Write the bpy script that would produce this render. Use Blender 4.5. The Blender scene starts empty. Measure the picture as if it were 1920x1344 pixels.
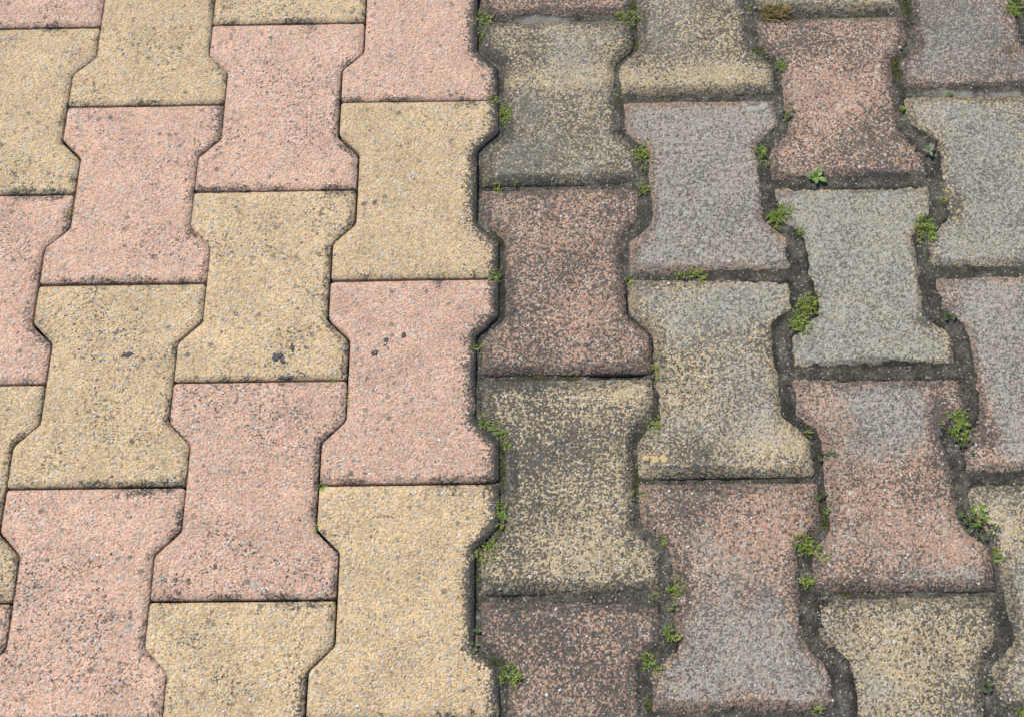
import bpy, math, random
import numpy as np
from mathutils import Matrix, Vector
from mathutils.geometry import delaunay_2d_cdt

scene = bpy.context.scene
COL = scene.collection
MM = 0.001

# ------------------------------------------------------------------ camera
cam_data = bpy.data.cameras.new('camera')
cam_data.sensor_width = 36.0
cam_data.lens = 41.25
cam_data.clip_start = 0.02
cam_data.clip_end = 200.0
cam = bpy.data.objects.new('camera', cam_data)
COL.objects.link(cam)
CAM_T, CAM_R, CAM_Y = (0.386139, -0.050197, 0.040006)
rot = Matrix.Rotation(CAM_Y, 4, 'Z') @ Matrix.Rotation(CAM_T, 4, 'X') @ Matrix.Rotation(CAM_R, 4, 'Z')
cam.matrix_world = Matrix.Translation((0.10728, -0.69105, 1.00623)) @ rot
scene.camera = cam

# ------------------------------------------------------------------ sky and sun
SUN_EL = math.radians(51.0)
SUN_AZ = math.radians(-44.0)          # clockwise from +Y: behind and to the left
world = bpy.data.worlds.new('World')
scene.world = world
world.use_nodes = True
wn = world.node_tree
sky = wn.nodes.new('ShaderNodeTexSky')
sky.sky_type = 'NISHITA'
sky.sun_disc = False
sky.sun_elevation = SUN_EL
sky.sun_rotation = SUN_AZ
wn.links.new(sky.outputs[0], wn.nodes['Background'].inputs[0])
wn.nodes['Background'].inputs[1].default_value = 0.11
sun_data = bpy.data.lights.new('sun', 'SUN')
sun_data.energy = 4.3
sun_data.angle = math.radians(0.55)
sun_data.color = (1.0, 0.955, 0.88)
sun = bpy.data.objects.new('sun', sun_data)
COL.objects.link(sun)
sdir = Vector((math.sin(SUN_AZ) * math.cos(SUN_EL), math.cos(SUN_AZ) * math.cos(SUN_EL), math.sin(SUN_EL)))
sun.rotation_euler = sdir.to_track_quat('Z', 'Y').to_euler()
sun.location = (0, 0, 4)
scene.view_settings.view_transform = 'Standard'
scene.view_settings.look = 'None'
scene.view_settings.gamma = 1.0
scene.view_settings.exposure = 0.12

# ------------------------------------------------------------------ numeric noise
def _hash(ix, iy, seed):
    h = (ix.astype(np.int64) * 374761393 + iy.astype(np.int64) * 668265263 + seed * 1442695041) & 0xFFFFFFFF
    h = ((h ^ (h >> 13)) * 1274126177) & 0xFFFFFFFF
    h = h ^ (h >> 16)
    return (h & 0xFFFFFF) / float(0xFFFFFF)

def vnoise(x, y, seed=0):
    x0 = np.floor(x); y0 = np.floor(y)
    fx = x - x0; fy = y - y0
    fx = fx * fx * (3 - 2 * fx); fy = fy * fy * (3 - 2 * fy)
    a = _hash(x0, y0, seed); b = _hash(x0 + 1, y0, seed)
    c = _hash(x0, y0 + 1, seed); d = _hash(x0 + 1, y0 + 1, seed)
    return (a * (1 - fx) + b * fx) * (1 - fy) + (c * (1 - fx) + d * fx) * fy

def fbm(x, y, seed=0, octaves=4, gain=0.5):
    t = 0; amp = 1.0; n = 0
    for o in range(octaves):
        t = t + amp * vnoise(x * 2 ** o + 17.3 * o, y * 2 ** o - 9.1 * o, seed + o)
        n += amp; amp *= gain
    return t / n

def smooth(a, b, x):
    t = np.clip((x - a) / (b - a), 0, 1)
    return t * t * (3 - 2 * t)

# ------------------------------------------------------------------ node helpers
class Nodes:
    def __init__(self, name):
        self.m = bpy.data.materials.new(name)
        self.m.use_nodes = True
        self.t = self.m.node_tree
        self.bsdf = self.t.nodes['Principled BSDF']
        self.pos = self.t.nodes.new('ShaderNodeNewGeometry').outputs['Position']
    def put(self, sock, v):
        if isinstance(v, bpy.types.NodeSocket): self.t.links.new(v, sock)
        elif isinstance(v, (tuple, list)) and len(v) == 3 and sock.type == 'RGBA': sock.default_value = (*v, 1)
        else: sock.default_value = v
    def math(self, op, a, b=0.0, clamp=False):
        n = self.t.nodes.new('ShaderNodeMath'); n.operation = op; n.use_clamp = clamp
        self.put(n.inputs[0], a); self.put(n.inputs[1], b)
        return n.outputs[0]
    def ss(self, a, b, x):
        n = self.t.nodes.new('ShaderNodeMapRange'); n.interpolation_type = 'SMOOTHSTEP'
        self.put(n.inputs['Value'], x); self.put(n.inputs['From Min'], a); self.put(n.inputs['From Max'], b)
        return n.outputs[0]
    def lin(self, a, b, c, d, x):
        n = self.t.nodes.new('ShaderNodeMapRange'); n.clamp = True
        for k, v in zip(('Value', 'From Min', 'From Max', 'To Min', 'To Max'), (x, a, b, c, d)): self.put(n.inputs[k], v)
        return n.outputs[0]
    def mix(self, f, a, b, mode='MIX'):
        n = self.t.nodes.new('ShaderNodeMix'); n.data_type = 'RGBA'; n.blend_type = mode
        self.put(n.inputs[0], f); self.put(n.inputs[6], a); self.put(n.inputs[7], b)
        return n.outputs[2]
    def noise(self, scale, detail=3, rough=0.55):
        n = self.t.nodes.new('ShaderNodeTexNoise')
        self.put(n.inputs['Vector'], self.pos); n.inputs['Scale'].default_value = scale
        n.inputs['Detail'].default_value = detail; n.inputs['Roughness'].default_value = rough
        return n.outputs[0]
    def voro(self, scale, smoothed=False):
        n = self.t.nodes.new('ShaderNodeTexVoronoi'); n.feature = 'F1'
        self.put(n.inputs['Vector'], self.pos); n.inputs['Scale'].default_value = scale
        s = self.t.nodes.new('ShaderNodeSeparateColor'); self.t.links.new(n.outputs['Color'], s.inputs[0])
        return n.outputs['Distance'], s.outputs[0], s.outputs[1], s.outputs[2]
    def attr(self, name, out='Fac'):
        n = self.t.nodes.new('ShaderNodeAttribute'); n.attribute_name = name
        return n.outputs[out]
    def ramp(self, f, stops, interp='LINEAR'):
        n = self.t.nodes.new('ShaderNodeValToRGB'); n.color_ramp.interpolation = interp
        e = n.color_ramp.elements
        while len(e) < len(stops): e.new(0.5)
        for el, (p, c) in zip(e, stops): el.position = p; el.color = (*c, 1)
        self.put(n.inputs[0], f)
        return n.outputs[0]
    def bump(self, h, dist, strength=1.0, normal=None):
        n = self.t.nodes.new('ShaderNodeBump'); n.inputs['Distance'].default_value = dist
        n.inputs['Strength'].default_value = strength; self.put(n.inputs['Height'], h)
        if normal is not None: self.put(n.inputs['Normal'], normal)
        return n.outputs[0]

# ------------------------------------------------------------------ materials
def paver_material():
    g = Nodes('exposed_concrete')
    pig, dirt_shade, film, edge, old = (g.attr(k) for k in ('pig', 'dirt_shade', 'film', 'edge', 'old'))
    yellow = g.mix(old, (0.575, 0.42, 0.238), (0.455, 0.355, 0.21))
    pink = g.mix(old, (0.58, 0.366, 0.264), (0.44, 0.275, 0.192))
    base = g.mix(pig, yellow, pink)
    base = g.mix(1.0, base, g.attr('tone'), 'MULTIPLY')
    # sand grains: each grain its own tone
    d1, r1, g1, b1 = g.voro(620)
    d2, r2, g2, b2 = g.voro(360)
    d3, r3, g3, b3 = g.voro(215)
    tone = g.lin(0, 1, 0.74, 1.24, r1)
    base = g.mix(1.0, base, tone, 'MULTIPLY')
    base = g.mix(g.ss(0.84, 0.97, g1), base, g.mix(b1, (0.60, 0.56, 0.50), (0.30, 0.29, 0.27)))
    big = g.lin(0.3, 0.7, 0.86, 1.12, g.noise(26, 4))
    base = g.mix(1.0, base, big, 'MULTIPLY')
    stone_cols = [(0.0, (0.62, 0.59, 0.54)), (0.22, (0.49, 0.465, 0.42)), (0.42, (0.36, 0.34, 0.31)), (0.62, (0.48, 0.385, 0.28)),
                  (0.78, (0.22, 0.225, 0.225)), (0.9, (0.38, 0.255, 0.165)), (1.0, (0.11, 0.115, 0.12))]
    s2 = g.math('MULTIPLY', g.ss(0.66, 0.69, r2), g.ss(0.46, 0.36, d2))
    dull = g.lin(0, 1, 1.0, 0.72, old)
    base = g.mix(g.math('MULTIPLY', s2, 0.85), base, g.mix(1.0, g.ramp(g2, stone_cols), dull, 'MULTIPLY'))
    s3 = g.math('MULTIPLY', g.ss(0.82, 0.84, r3), g.ss(0.40, 0.32, d3))
    base = g.mix(g.math('MULTIPLY', s3, 0.85), base, g.mix(1.0, g.ramp(g.math('POWER', g3, 0.7), stone_cols), dull, 'MULTIPLY'))
    # pits between grains hold fine dark dust
    fine = g.noise(520, 3, 0.6)
    pit = g.ss(0.45, 0.30, fine)
    base = g.mix(g.math('MULTIPLY', pit, 0.36), base, (0.20, 0.15, 0.10))
    # dark algae specks, clustered
    patch = g.noise(19, 4, 0.6)
    speck = g.noise(310, 2, 0.6)
    sp = g.math('ADD', g.math('MULTIPLY', patch, 1.0), speck)
    sp = g.math('MULTIPLY', g.ss(1.19, 1.30, sp), 0.75)
    base = g.mix(sp, base, (0.105, 0.088, 0.062))
    # single soot-dark grains and blotches, a few millimetres wide
    d4, r4, g4, b4 = g.voro(95)
    blot = g.math('MULTIPLY', g.ss(0.80, 0.83, r4), g.ss(0.34, 0.16, g.math('ADD', d4, g.math('MULTIPLY', g.math('SUBTRACT', speck, 0.5), 0.45))))
    base = g.mix(g.math('MULTIPLY', blot, g.lin(0, 1, 0.25, 0.8, g4)), base, (0.085, 0.08, 0.07))
    # black grime, coming up between the grains
    gr = g.math('ADD', g.math('MULTIPLY', g.math('SUBTRACT', g.noise(300, 3, 0.65), 0.5), 2.0),
                g.math('MULTIPLY', g.math('SUBTRACT', g.noise(28, 5, 0.65), 0.5), 0.85))
    gr = g.math('ADD', gr, g.math('MULTIPLY', g.math('SUBTRACT', b1, 0.5), 0.75))
    gr = g.math('ADD', gr, g.math('MULTIPLY', g.math('SUBTRACT', d2, 0.35), 0.5))
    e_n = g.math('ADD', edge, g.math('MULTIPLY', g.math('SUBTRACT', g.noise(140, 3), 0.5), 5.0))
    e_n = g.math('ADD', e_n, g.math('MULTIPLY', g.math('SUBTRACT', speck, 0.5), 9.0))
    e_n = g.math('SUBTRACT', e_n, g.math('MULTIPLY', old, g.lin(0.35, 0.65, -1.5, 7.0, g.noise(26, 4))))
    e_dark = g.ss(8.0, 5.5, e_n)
    e_amt = g.math('MULTIPLY', e_dark, g.lin(0, 1, 0.12, 1.0, dirt_shade))
    fl = g.math('ADD', film, g.math('ADD', g.math('MULTIPLY', g.math('SUBTRACT', g.noise(30, 5, 0.62), 0.5), 0.7),
                                    g.math('MULTIPLY', g.math('SUBTRACT', g.noise(300, 2), 0.5), 1.2)))
    flm = g.math('MULTIPLY', g.ss(0.20, 0.70, fl), g.lin(0, 0.15, 0, 0.9, film))
    flm = g.math('MULTIPLY', flm, g.lin(0.66, 0.70, 1.0, 0.6, r2))
    flm = g.math('MULTIPLY', flm, g.lin(0.75, 0.8, 1.0, 0.45, b1))
    fcol = g.ramp(g.noise(240, 3), [(0.3, (0.185, 0.183, 0.160)), (0.5, (0.315, 0.311, 0.273)), (0.7, (0.42, 0.414, 0.366))])
    base = g.mix(flm, base, fcol)
    dm = g.math('MULTIPLY', g.ss(0.38, 0.74, g.math('ADD', dirt_shade, gr)), g.lin(0, 0.12, 0, 0.88, dirt_shade))
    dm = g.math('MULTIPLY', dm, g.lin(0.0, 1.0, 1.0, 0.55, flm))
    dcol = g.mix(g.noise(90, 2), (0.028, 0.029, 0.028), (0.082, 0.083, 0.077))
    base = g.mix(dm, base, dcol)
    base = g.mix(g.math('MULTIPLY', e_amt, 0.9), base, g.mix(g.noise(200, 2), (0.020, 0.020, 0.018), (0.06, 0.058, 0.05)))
    g.put(g.bsdf.inputs['Base Color'], base)
    g.bsdf.inputs['Roughness'].default_value = 0.86
    g.bsdf.inputs['Specular IOR Level'].default_value = 0.35
    h = g.math('ADD', g.math('MULTIPLY', g.math('SUBTRACT', 0.6, d1), 0.35), g.math('MULTIPLY', fine, 1.1))
    h = g.math('ADD', h, g.math('MULTIPLY', g.math('SUBTRACT', 0.5, d2), g.lin(0, 1, 0.15, 0.7, s2)))
    h = g.math('ADD', h, g.math('MULTIPLY', s3, 0.35))
    h = g.math('ADD', h, g.math('MULTIPLY', g.noise(150, 3), 0.35))
    g.put(g.bsdf.inputs['Normal'], g.bump(h, 0.0016, 0.85))
    return g.m

def stone_material():
    g = Nodes('aggregate_stone')
    c = g.attr('tint', 'Color')
    c = g.mix(1.0, c, g.lin(0.3, 0.7, 0.75, 1.2, g.noise(700, 2)), 'MULTIPLY')
    g.put(g.bsdf.inputs['Base Color'], c)
    g.bsdf.inputs['Roughness'].default_value = 0.55
    g.put(g.bsdf.inputs['Normal'], g.bump(g.noise(900, 2), 0.0004, 0.6))
    return g.m

def soil_material():
    g = Nodes('joint_soil')
    moss, mort, damp_shade = g.attr('moss'), g.attr('mortar'), g.attr('damp_shade')
    d1, r1, g1, b1 = g.voro(700)
    c = g.ramp(g.noise(60, 5, 0.65), [(0.30, (0.03, 0.027, 0.021)), (0.5, (0.075, 0.069, 0.055)), (0.72, (0.15, 0.14, 0.115))])
    c = g.mix(1.0, c, g.lin(0, 1, 0.55, 1.45, r1), 'MULTIPLY')
    c = g.mix(g.ss(0.95, 0.97, g1), c, (0.3, 0.285, 0.25))
    c = g.mix(g.math('MULTIPLY', damp_shade, 0.85), c, (0.018, 0.017, 0.014))
    mm = g.ss(0.5, 0.75, g.math('ADD', moss, g.math('MULTIPLY', g.math('SUBTRACT', g.noise(150, 4, 0.7), 0.5), 2.2)))
    mc = g.mix(g.ss(0.4, 0.65, g.noise(420, 3)), (0.018, 0.020, 0.006), (0.085, 0.095, 0.018))
    c = g.mix(g.math('MULTIPLY', mm, 0.85), c, mc)
    c = g.mix(mort, c, g.mix(g.noise(160, 3), (0.12, 0.115, 0.098), (0.28, 0.27, 0.235)))
    g.put(g.bsdf.inputs['Base Color'], c)
    g.bsdf.inputs['Roughness'].default_value = 0.95
    g.bsdf.inputs['Specular IOR Level'].default_value = 0.2
    h = g.math('ADD', g.noise(420, 4, 0.7), g.math('MULTIPLY', d1, -0.5))
    g.put(g.bsdf.inputs['Normal'], g.bump(h, 0.0016, 0.8))
    return g.m

def leaf_material():
    g = Nodes('weed_leaf')
    c = g.attr('tint', 'Color')
    g.put(g.bsdf.inputs['Base Color'], c)
    g.bsdf.inputs['Roughness'].default_value = 0.5
    tr = g.t.nodes.new('ShaderNodeBsdfTranslucent')
    g.put(tr.inputs[0], g.mix(1.0, c, (1.1, 1.25, 0.5), 'MULTIPLY'))
    ms = g.t.nodes.new('ShaderNodeMixShader'); ms.inputs[0].default_value = 0.3
    g.t.links.new(g.bsdf.outputs[0], ms.inputs[1]); g.t.links.new(tr.outputs[0], ms.inputs[2])
    g.t.links.new(ms.outputs[0], g.t.nodes['Material Output'].inputs[0])
    return g.m

def tar_material():
    g = Nodes('black_tar')
    c = g.mix(g.noise(400, 3), (0.012, 0.013, 0.015), (0.05, 0.052, 0.056))
    g.put(g.bsdf.inputs['Base Color'], c)
    g.bsdf.inputs['Roughness'].default_value = 0.45
    g.put(g.bsdf.inputs['Normal'], g.bump(g.noise(700, 3), 0.0012, 0.9))
    return g.m

M_PAVER, M_STONE, M_SOIL, M_LEAF, M_TAR = paver_material(), stone_material(), soil_material(), leaf_material(), tar_material()

# ------------------------------------------------------------------ mesh helpers
def make_mesh(name, verts, faces, mat, smooth_shade=True, floats=None, tint=None):
    me = bpy.data.meshes.new(name)
    me.from_pydata([tuple(v) for v in verts], [], faces)
    if smooth_shade:
        me.polygons.foreach_set('use_smooth', [True] * len(me.polygons))
    for k, a in (floats or {}).items():
        at = me.attributes.new(k, 'FLOAT', 'POINT')
        at.data.foreach_set('value', np.ascontiguousarray(a, dtype=np.float32))
    if tint is not None:
        at = me.attributes.new('tint', 'FLOAT_COLOR', 'POINT')
        t = np.ones((len(verts), 4), np.float32); t[:, :3] = np.asarray(tint)
        at.data.foreach_set('color', t.ravel())
    me.materials.append(mat)
    me.update()
    return me

def link(name, me, parent=None, loc=(0, 0, 0), rot=(0, 0, 0)):
    o = bpy.data.objects.new(name, me)
    COL.objects.link(o)
    o.location = loc; o.rotation_euler = rot
    if parent is not None: o.parent = parent
    return o

# ------------------------------------------------------------------ the paver shape (millimetres)
HEAD, WAIST, HALF, CHAM = 81.0, 59.6, 100.6, 21.2
STR = (HALF - CHAM) / 2
def paver_outline(inset, step, corner):
    a, b, h = HEAD - inset, WAIST - inset, HALF - inset
    k = inset * 0.41
    y1 = HALF - STR - k * 0; y2 = STR
    y1 += inset * 0.41; y2 += inset * 0.41
    P = [(a, h), (a, y1), (b, y2), (b, -y2), (a, -y1), (a, -h), (-a, -h), (-a, -y1), (-b, -y2), (-b, y2), (-a, y1), (-a, h)]
    P = P[::-1]
    n = len(P); out = []
    for i in range(n):                                       # round every corner
        p0, p1, p2 = (np.array(P[(i + j - 1) % n], float) for j in range(3))
        u = (p0 - p1) / np.linalg.norm(p0 - p1); v = (p2 - p1) / np.linalg.norm(p2 - p1)
        r = corner
        for t in np.linspace(0, 1, 4):
            out.append((1 - t) ** 2 * (p1 + u * r) + 2 * t * (1 - t) * p1 + t ** 2 * (p1 + v * r))
    out = np.array(out)
    seg = np.roll(out, -1, 0) - out
    ln = np.linalg.norm(seg, axis=1); cum = np.concatenate([[0], np.cumsum(ln)])
    tot = cum[-1]; m = int(tot / step)
    s = np.arange(m) * tot / m
    pts = np.concatenate([out, out[:1]])
    return np.stack([np.interp(s, cum, pts[:, 0]), np.interp(s, cum, pts[:, 1])], 1)

def dist_to_loop(q, loop):
    a = loop; b = np.roll(loop, -1, 0); d = b - a
    best = np.full(len(q), 1e9)
    for i in range(0, len(q), 2000):
        w = q[i:i + 2000, None, :] - a[None]
        t = np.clip((w * d[None]).sum(2) / (d * d).sum(1)[None], 0, 1)
        e = w - t[..., None] * d[None]
        best[i:i + 2000] = np.sqrt((e * e).sum(2).min(1))
    return best

def inside(q, loop):
    x, y = q[:, 0], q[:, 1]; c = np.zeros(len(q), bool)
    a = loop; b = np.roll(loop, -1, 0)
    for (ax, ay), (bx, by) in zip(a, b):
        m = ((ay > y) != (by > y))
        with np.errstate(divide='ignore', invalid='ignore'):
            xi = (bx - ax) * (y - ay) / (by - ay) + ax
        c ^= m & (x < xi)
    return c

def column_x(c):
    table = {0: -421.5, 1: -281.5, 2: -141.8, 3: -1.2, 4: 140.8, 5: 282.0, 6: 424.0, 7: 566.5}
    if c in table: return table[c]
    return -421.5 + 140.4 * c if c < 0 else 566.5 + 141.6 * (c - 7)
def row_y(c, k):
    return (102.2 - 201.4 * k) if c % 2 else (201.6 - 201.3 * k)

# pinkness, grime, grey film of each soiled paver (column, row); odd ones out beside the pattern
def is_pink(c, k):
    base = {0: [1, 0, 1, 0, 1], 1: [0, 1, 0, 1], 2: [0, 1, 0, 1, 0], 3: [1, 0, 1, 0, 1], 4: [1, 0, 1, 0, 1], 5: [0, 1, 0, 1, 0],
            6: [0, 1, 0, 1, 0], 7: [1, 0, 1, 0, 1], 8: [1, 0, 0, 1, 0]}
    if c in base and 0 <= k < len(base[c]): return base[c][k]
    return (c // 2 + k) % 2
SOIL_STATE = {(4, 0): (.62, .15), (4, 1): (.60, .36), (4, 2): (.47, .08), (4, 3): (.58, .12), (4, 4): (.60, .12),
              (5, 0): (.54, .28), (5, 1): (.38, .86), (5, 2): (.44, .52), (5, 3): (.46, .42),
              (6, 0): (.45, .55), (6, 1): (.50, .18), (6, 2): (.36, .84), (6, 3): (.46, .58), (6, 4): (.46, .38),
              (7, 0): (.58, .60), (7, 1): (.44, .76), (7, 2): (.36, .98), (7, 3): (.42, .50), (7, 4): (.5, .5)}
# local stains: x, y (mm), radius x, radius y, change of grime, change of film
STAINS = [
    (142.1, 25.8, 76.3, 15.7, -0.45, -0.1),
    (294.8, 28.0, 81.7, 14.3, -0.4, -0.2),
    (197.9, -316.9, 33.9, 13.0, -0.5, 0),
    (149.6, -471.2, 59.8, 20.9, -0.3, 0),
    (119.0, -57.6, 47.7, 37.2, 0.2, 0.15),
    (159.5, 63.8, 33.0, 20.1, -0.2, 0),
    (109.6, -364.3, 28.8, 30.3, 0.2, 0),
    (252.4, -376.1, 28.5, 12.4, 0.25, -0.3),
    (312.2, -224.7, 55.0, 33.3, -0.1, 0.3),
    (256.6, -309.9, 53.3, 36.4, -0.15, -0.25),
    (319.7, -367.0, 38.4, 25.0, -0.35, -0.3),
    (276.2, -557.9, 66.0, 34.8, -0.2, 0.45),
    (244.3, -429.8, 41.9, 19.2, 0.25, -0.3),
    (303.6, -444.7, 41.9, 33.2, -0.25, -0.25),
    (273.9, -41.8, 42.8, 37.5, 0, 0.25),
    (246.1, -155.7, 41.2, 29.0, -0.1, -0.1),
    (416.7, -0.3, 37.4, 38.4, -0.3, -0.25),
    (431.6, -57.2, 58.3, 24.8, 0.1, 0.15),
    (390.5, -146.5, 35.7, 34.8, -0.1, 0.3),
    (412.1, -226.3, 49.5, 50.0, -0.1, 0.2),
    (465.9, -270.6, 29.4, 21.4, -0.15, -0.35),
    (437.5, -338.2, 43.2, 22.9, -0.1, 0.4),
    (380.6, -332.3, 24.0, 25.5, -0.15, -0.3),
    (426.0, -427.1, 65.1, 52.8, -0.2, -0.35),
    (470.8, -470.0, 31.9, 18.4, -0.3, -0.2),
    (396.4, -402.6, 28.2, 24.2, 0.1, -0.1),
    (547.6, -250.2, 29.4, 64.8, -0.15, 0.25),
    (511.7, -384.3, 32.9, 12.3, -0.2, -0.5),
    (510.0, -303.0, 14.5, 42.0, 0.1, -0.7),
    (515.6, -447.1, 27.3, 23.5, -0.25, -0.2),
    (418.4, -554.9, 57.2, 39.2, -0.2, -0.25),
    (388.2, -584.7, 26.4, 21.2, 0, 0.3),
    (555.3, -40.9, 31.8, 31.0, -0.15, 0.1),
    (562.3, -96.2, 30.9, 36.0, 0, 0.25),
    (535.9, -166.3, 40.4, 28.7, -0.2, -0.1),
    (401.5, 62.1, 33.0, 26.6, 0.1, 0),
    (551.3, 75.7, 49.0, 40.2, 0.05, 0.2),
    (91.8, -141.5, 30.9, 29.3, 0.05, 0),
    (166.3, -239.1, 55.0, 38.2, -0.12, 0),
    (115.9, -265.5, 44.5, 21.6, 0.15, 0),
    (91.4, -215.8, 25.3, 33.6, 0.12, 0),
    (184.0, -530.7, 26.7, 17.8, -0.1, 0.1),
    (107.2, -538.8, 36.0, 26.7, 0.1, 0),
    (453.4, -94.2, 41.6, 12.0, 0.3, -0.5),
    (476.4, -351.4, 14.2, 27.8, 0.8, -1.2),
    (513.2, -359.4, 12.3, 22.5, 0.5, -1.0),
    (377.5, -223.0, 6.9, 22.2, 0.5, -0.7),
    (473.7, -249.1, 12.4, 9.7, 0.4, -0.6),
    (452.6, -296.9, 33.9, 7.4, 0.4, -0.5),
    (505.7, -233.2, 10.9, 16.5, 0.4, -0.6),
    (509.6, -64.8, 15.6, 24.4, 0.3, -0.6),
    (523.4, -131.2, 9.3, 23.4, 0.3, -0.7),
    (240.7, -486.1, 5.5, 27.3, 0.4, -0.7),
    (328.4, -268.6, 10.8, 21.4, 0.2, -0.5),
    (363.9, -258.3, 14.7, 21.6, 0.1, -0.2),
]

def stain_fields(X, Y, dirt_shade, film):
    for (sx, sy, rx, ry, dd, df) in STAINS:
        w = np.exp(-(((X - sx) / rx) ** 2 + ((Y - sy) / ry) ** 2))
        dirt_shade = dirt_shade + dd * w; film = film + df * w
    return np.clip(dirt_shade, 0, 1), np.clip(film, 0, 1)

# ------------------------------------------------------------------ ground: soil in the joints, one sheet
def soil_axis(lo, hi, step, far):
    core = np.arange(lo, hi + 0.1, step)
    out = []; s = step; v = hi
    while v < far:
        s *= 1.5; v += s; out.append(v)
    left = []; s = step; v = lo
    while v > -far:
        s *= 1.5; v -= s; left.append(v)
    return np.array(left[::-1] + list(core) + out)

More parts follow.
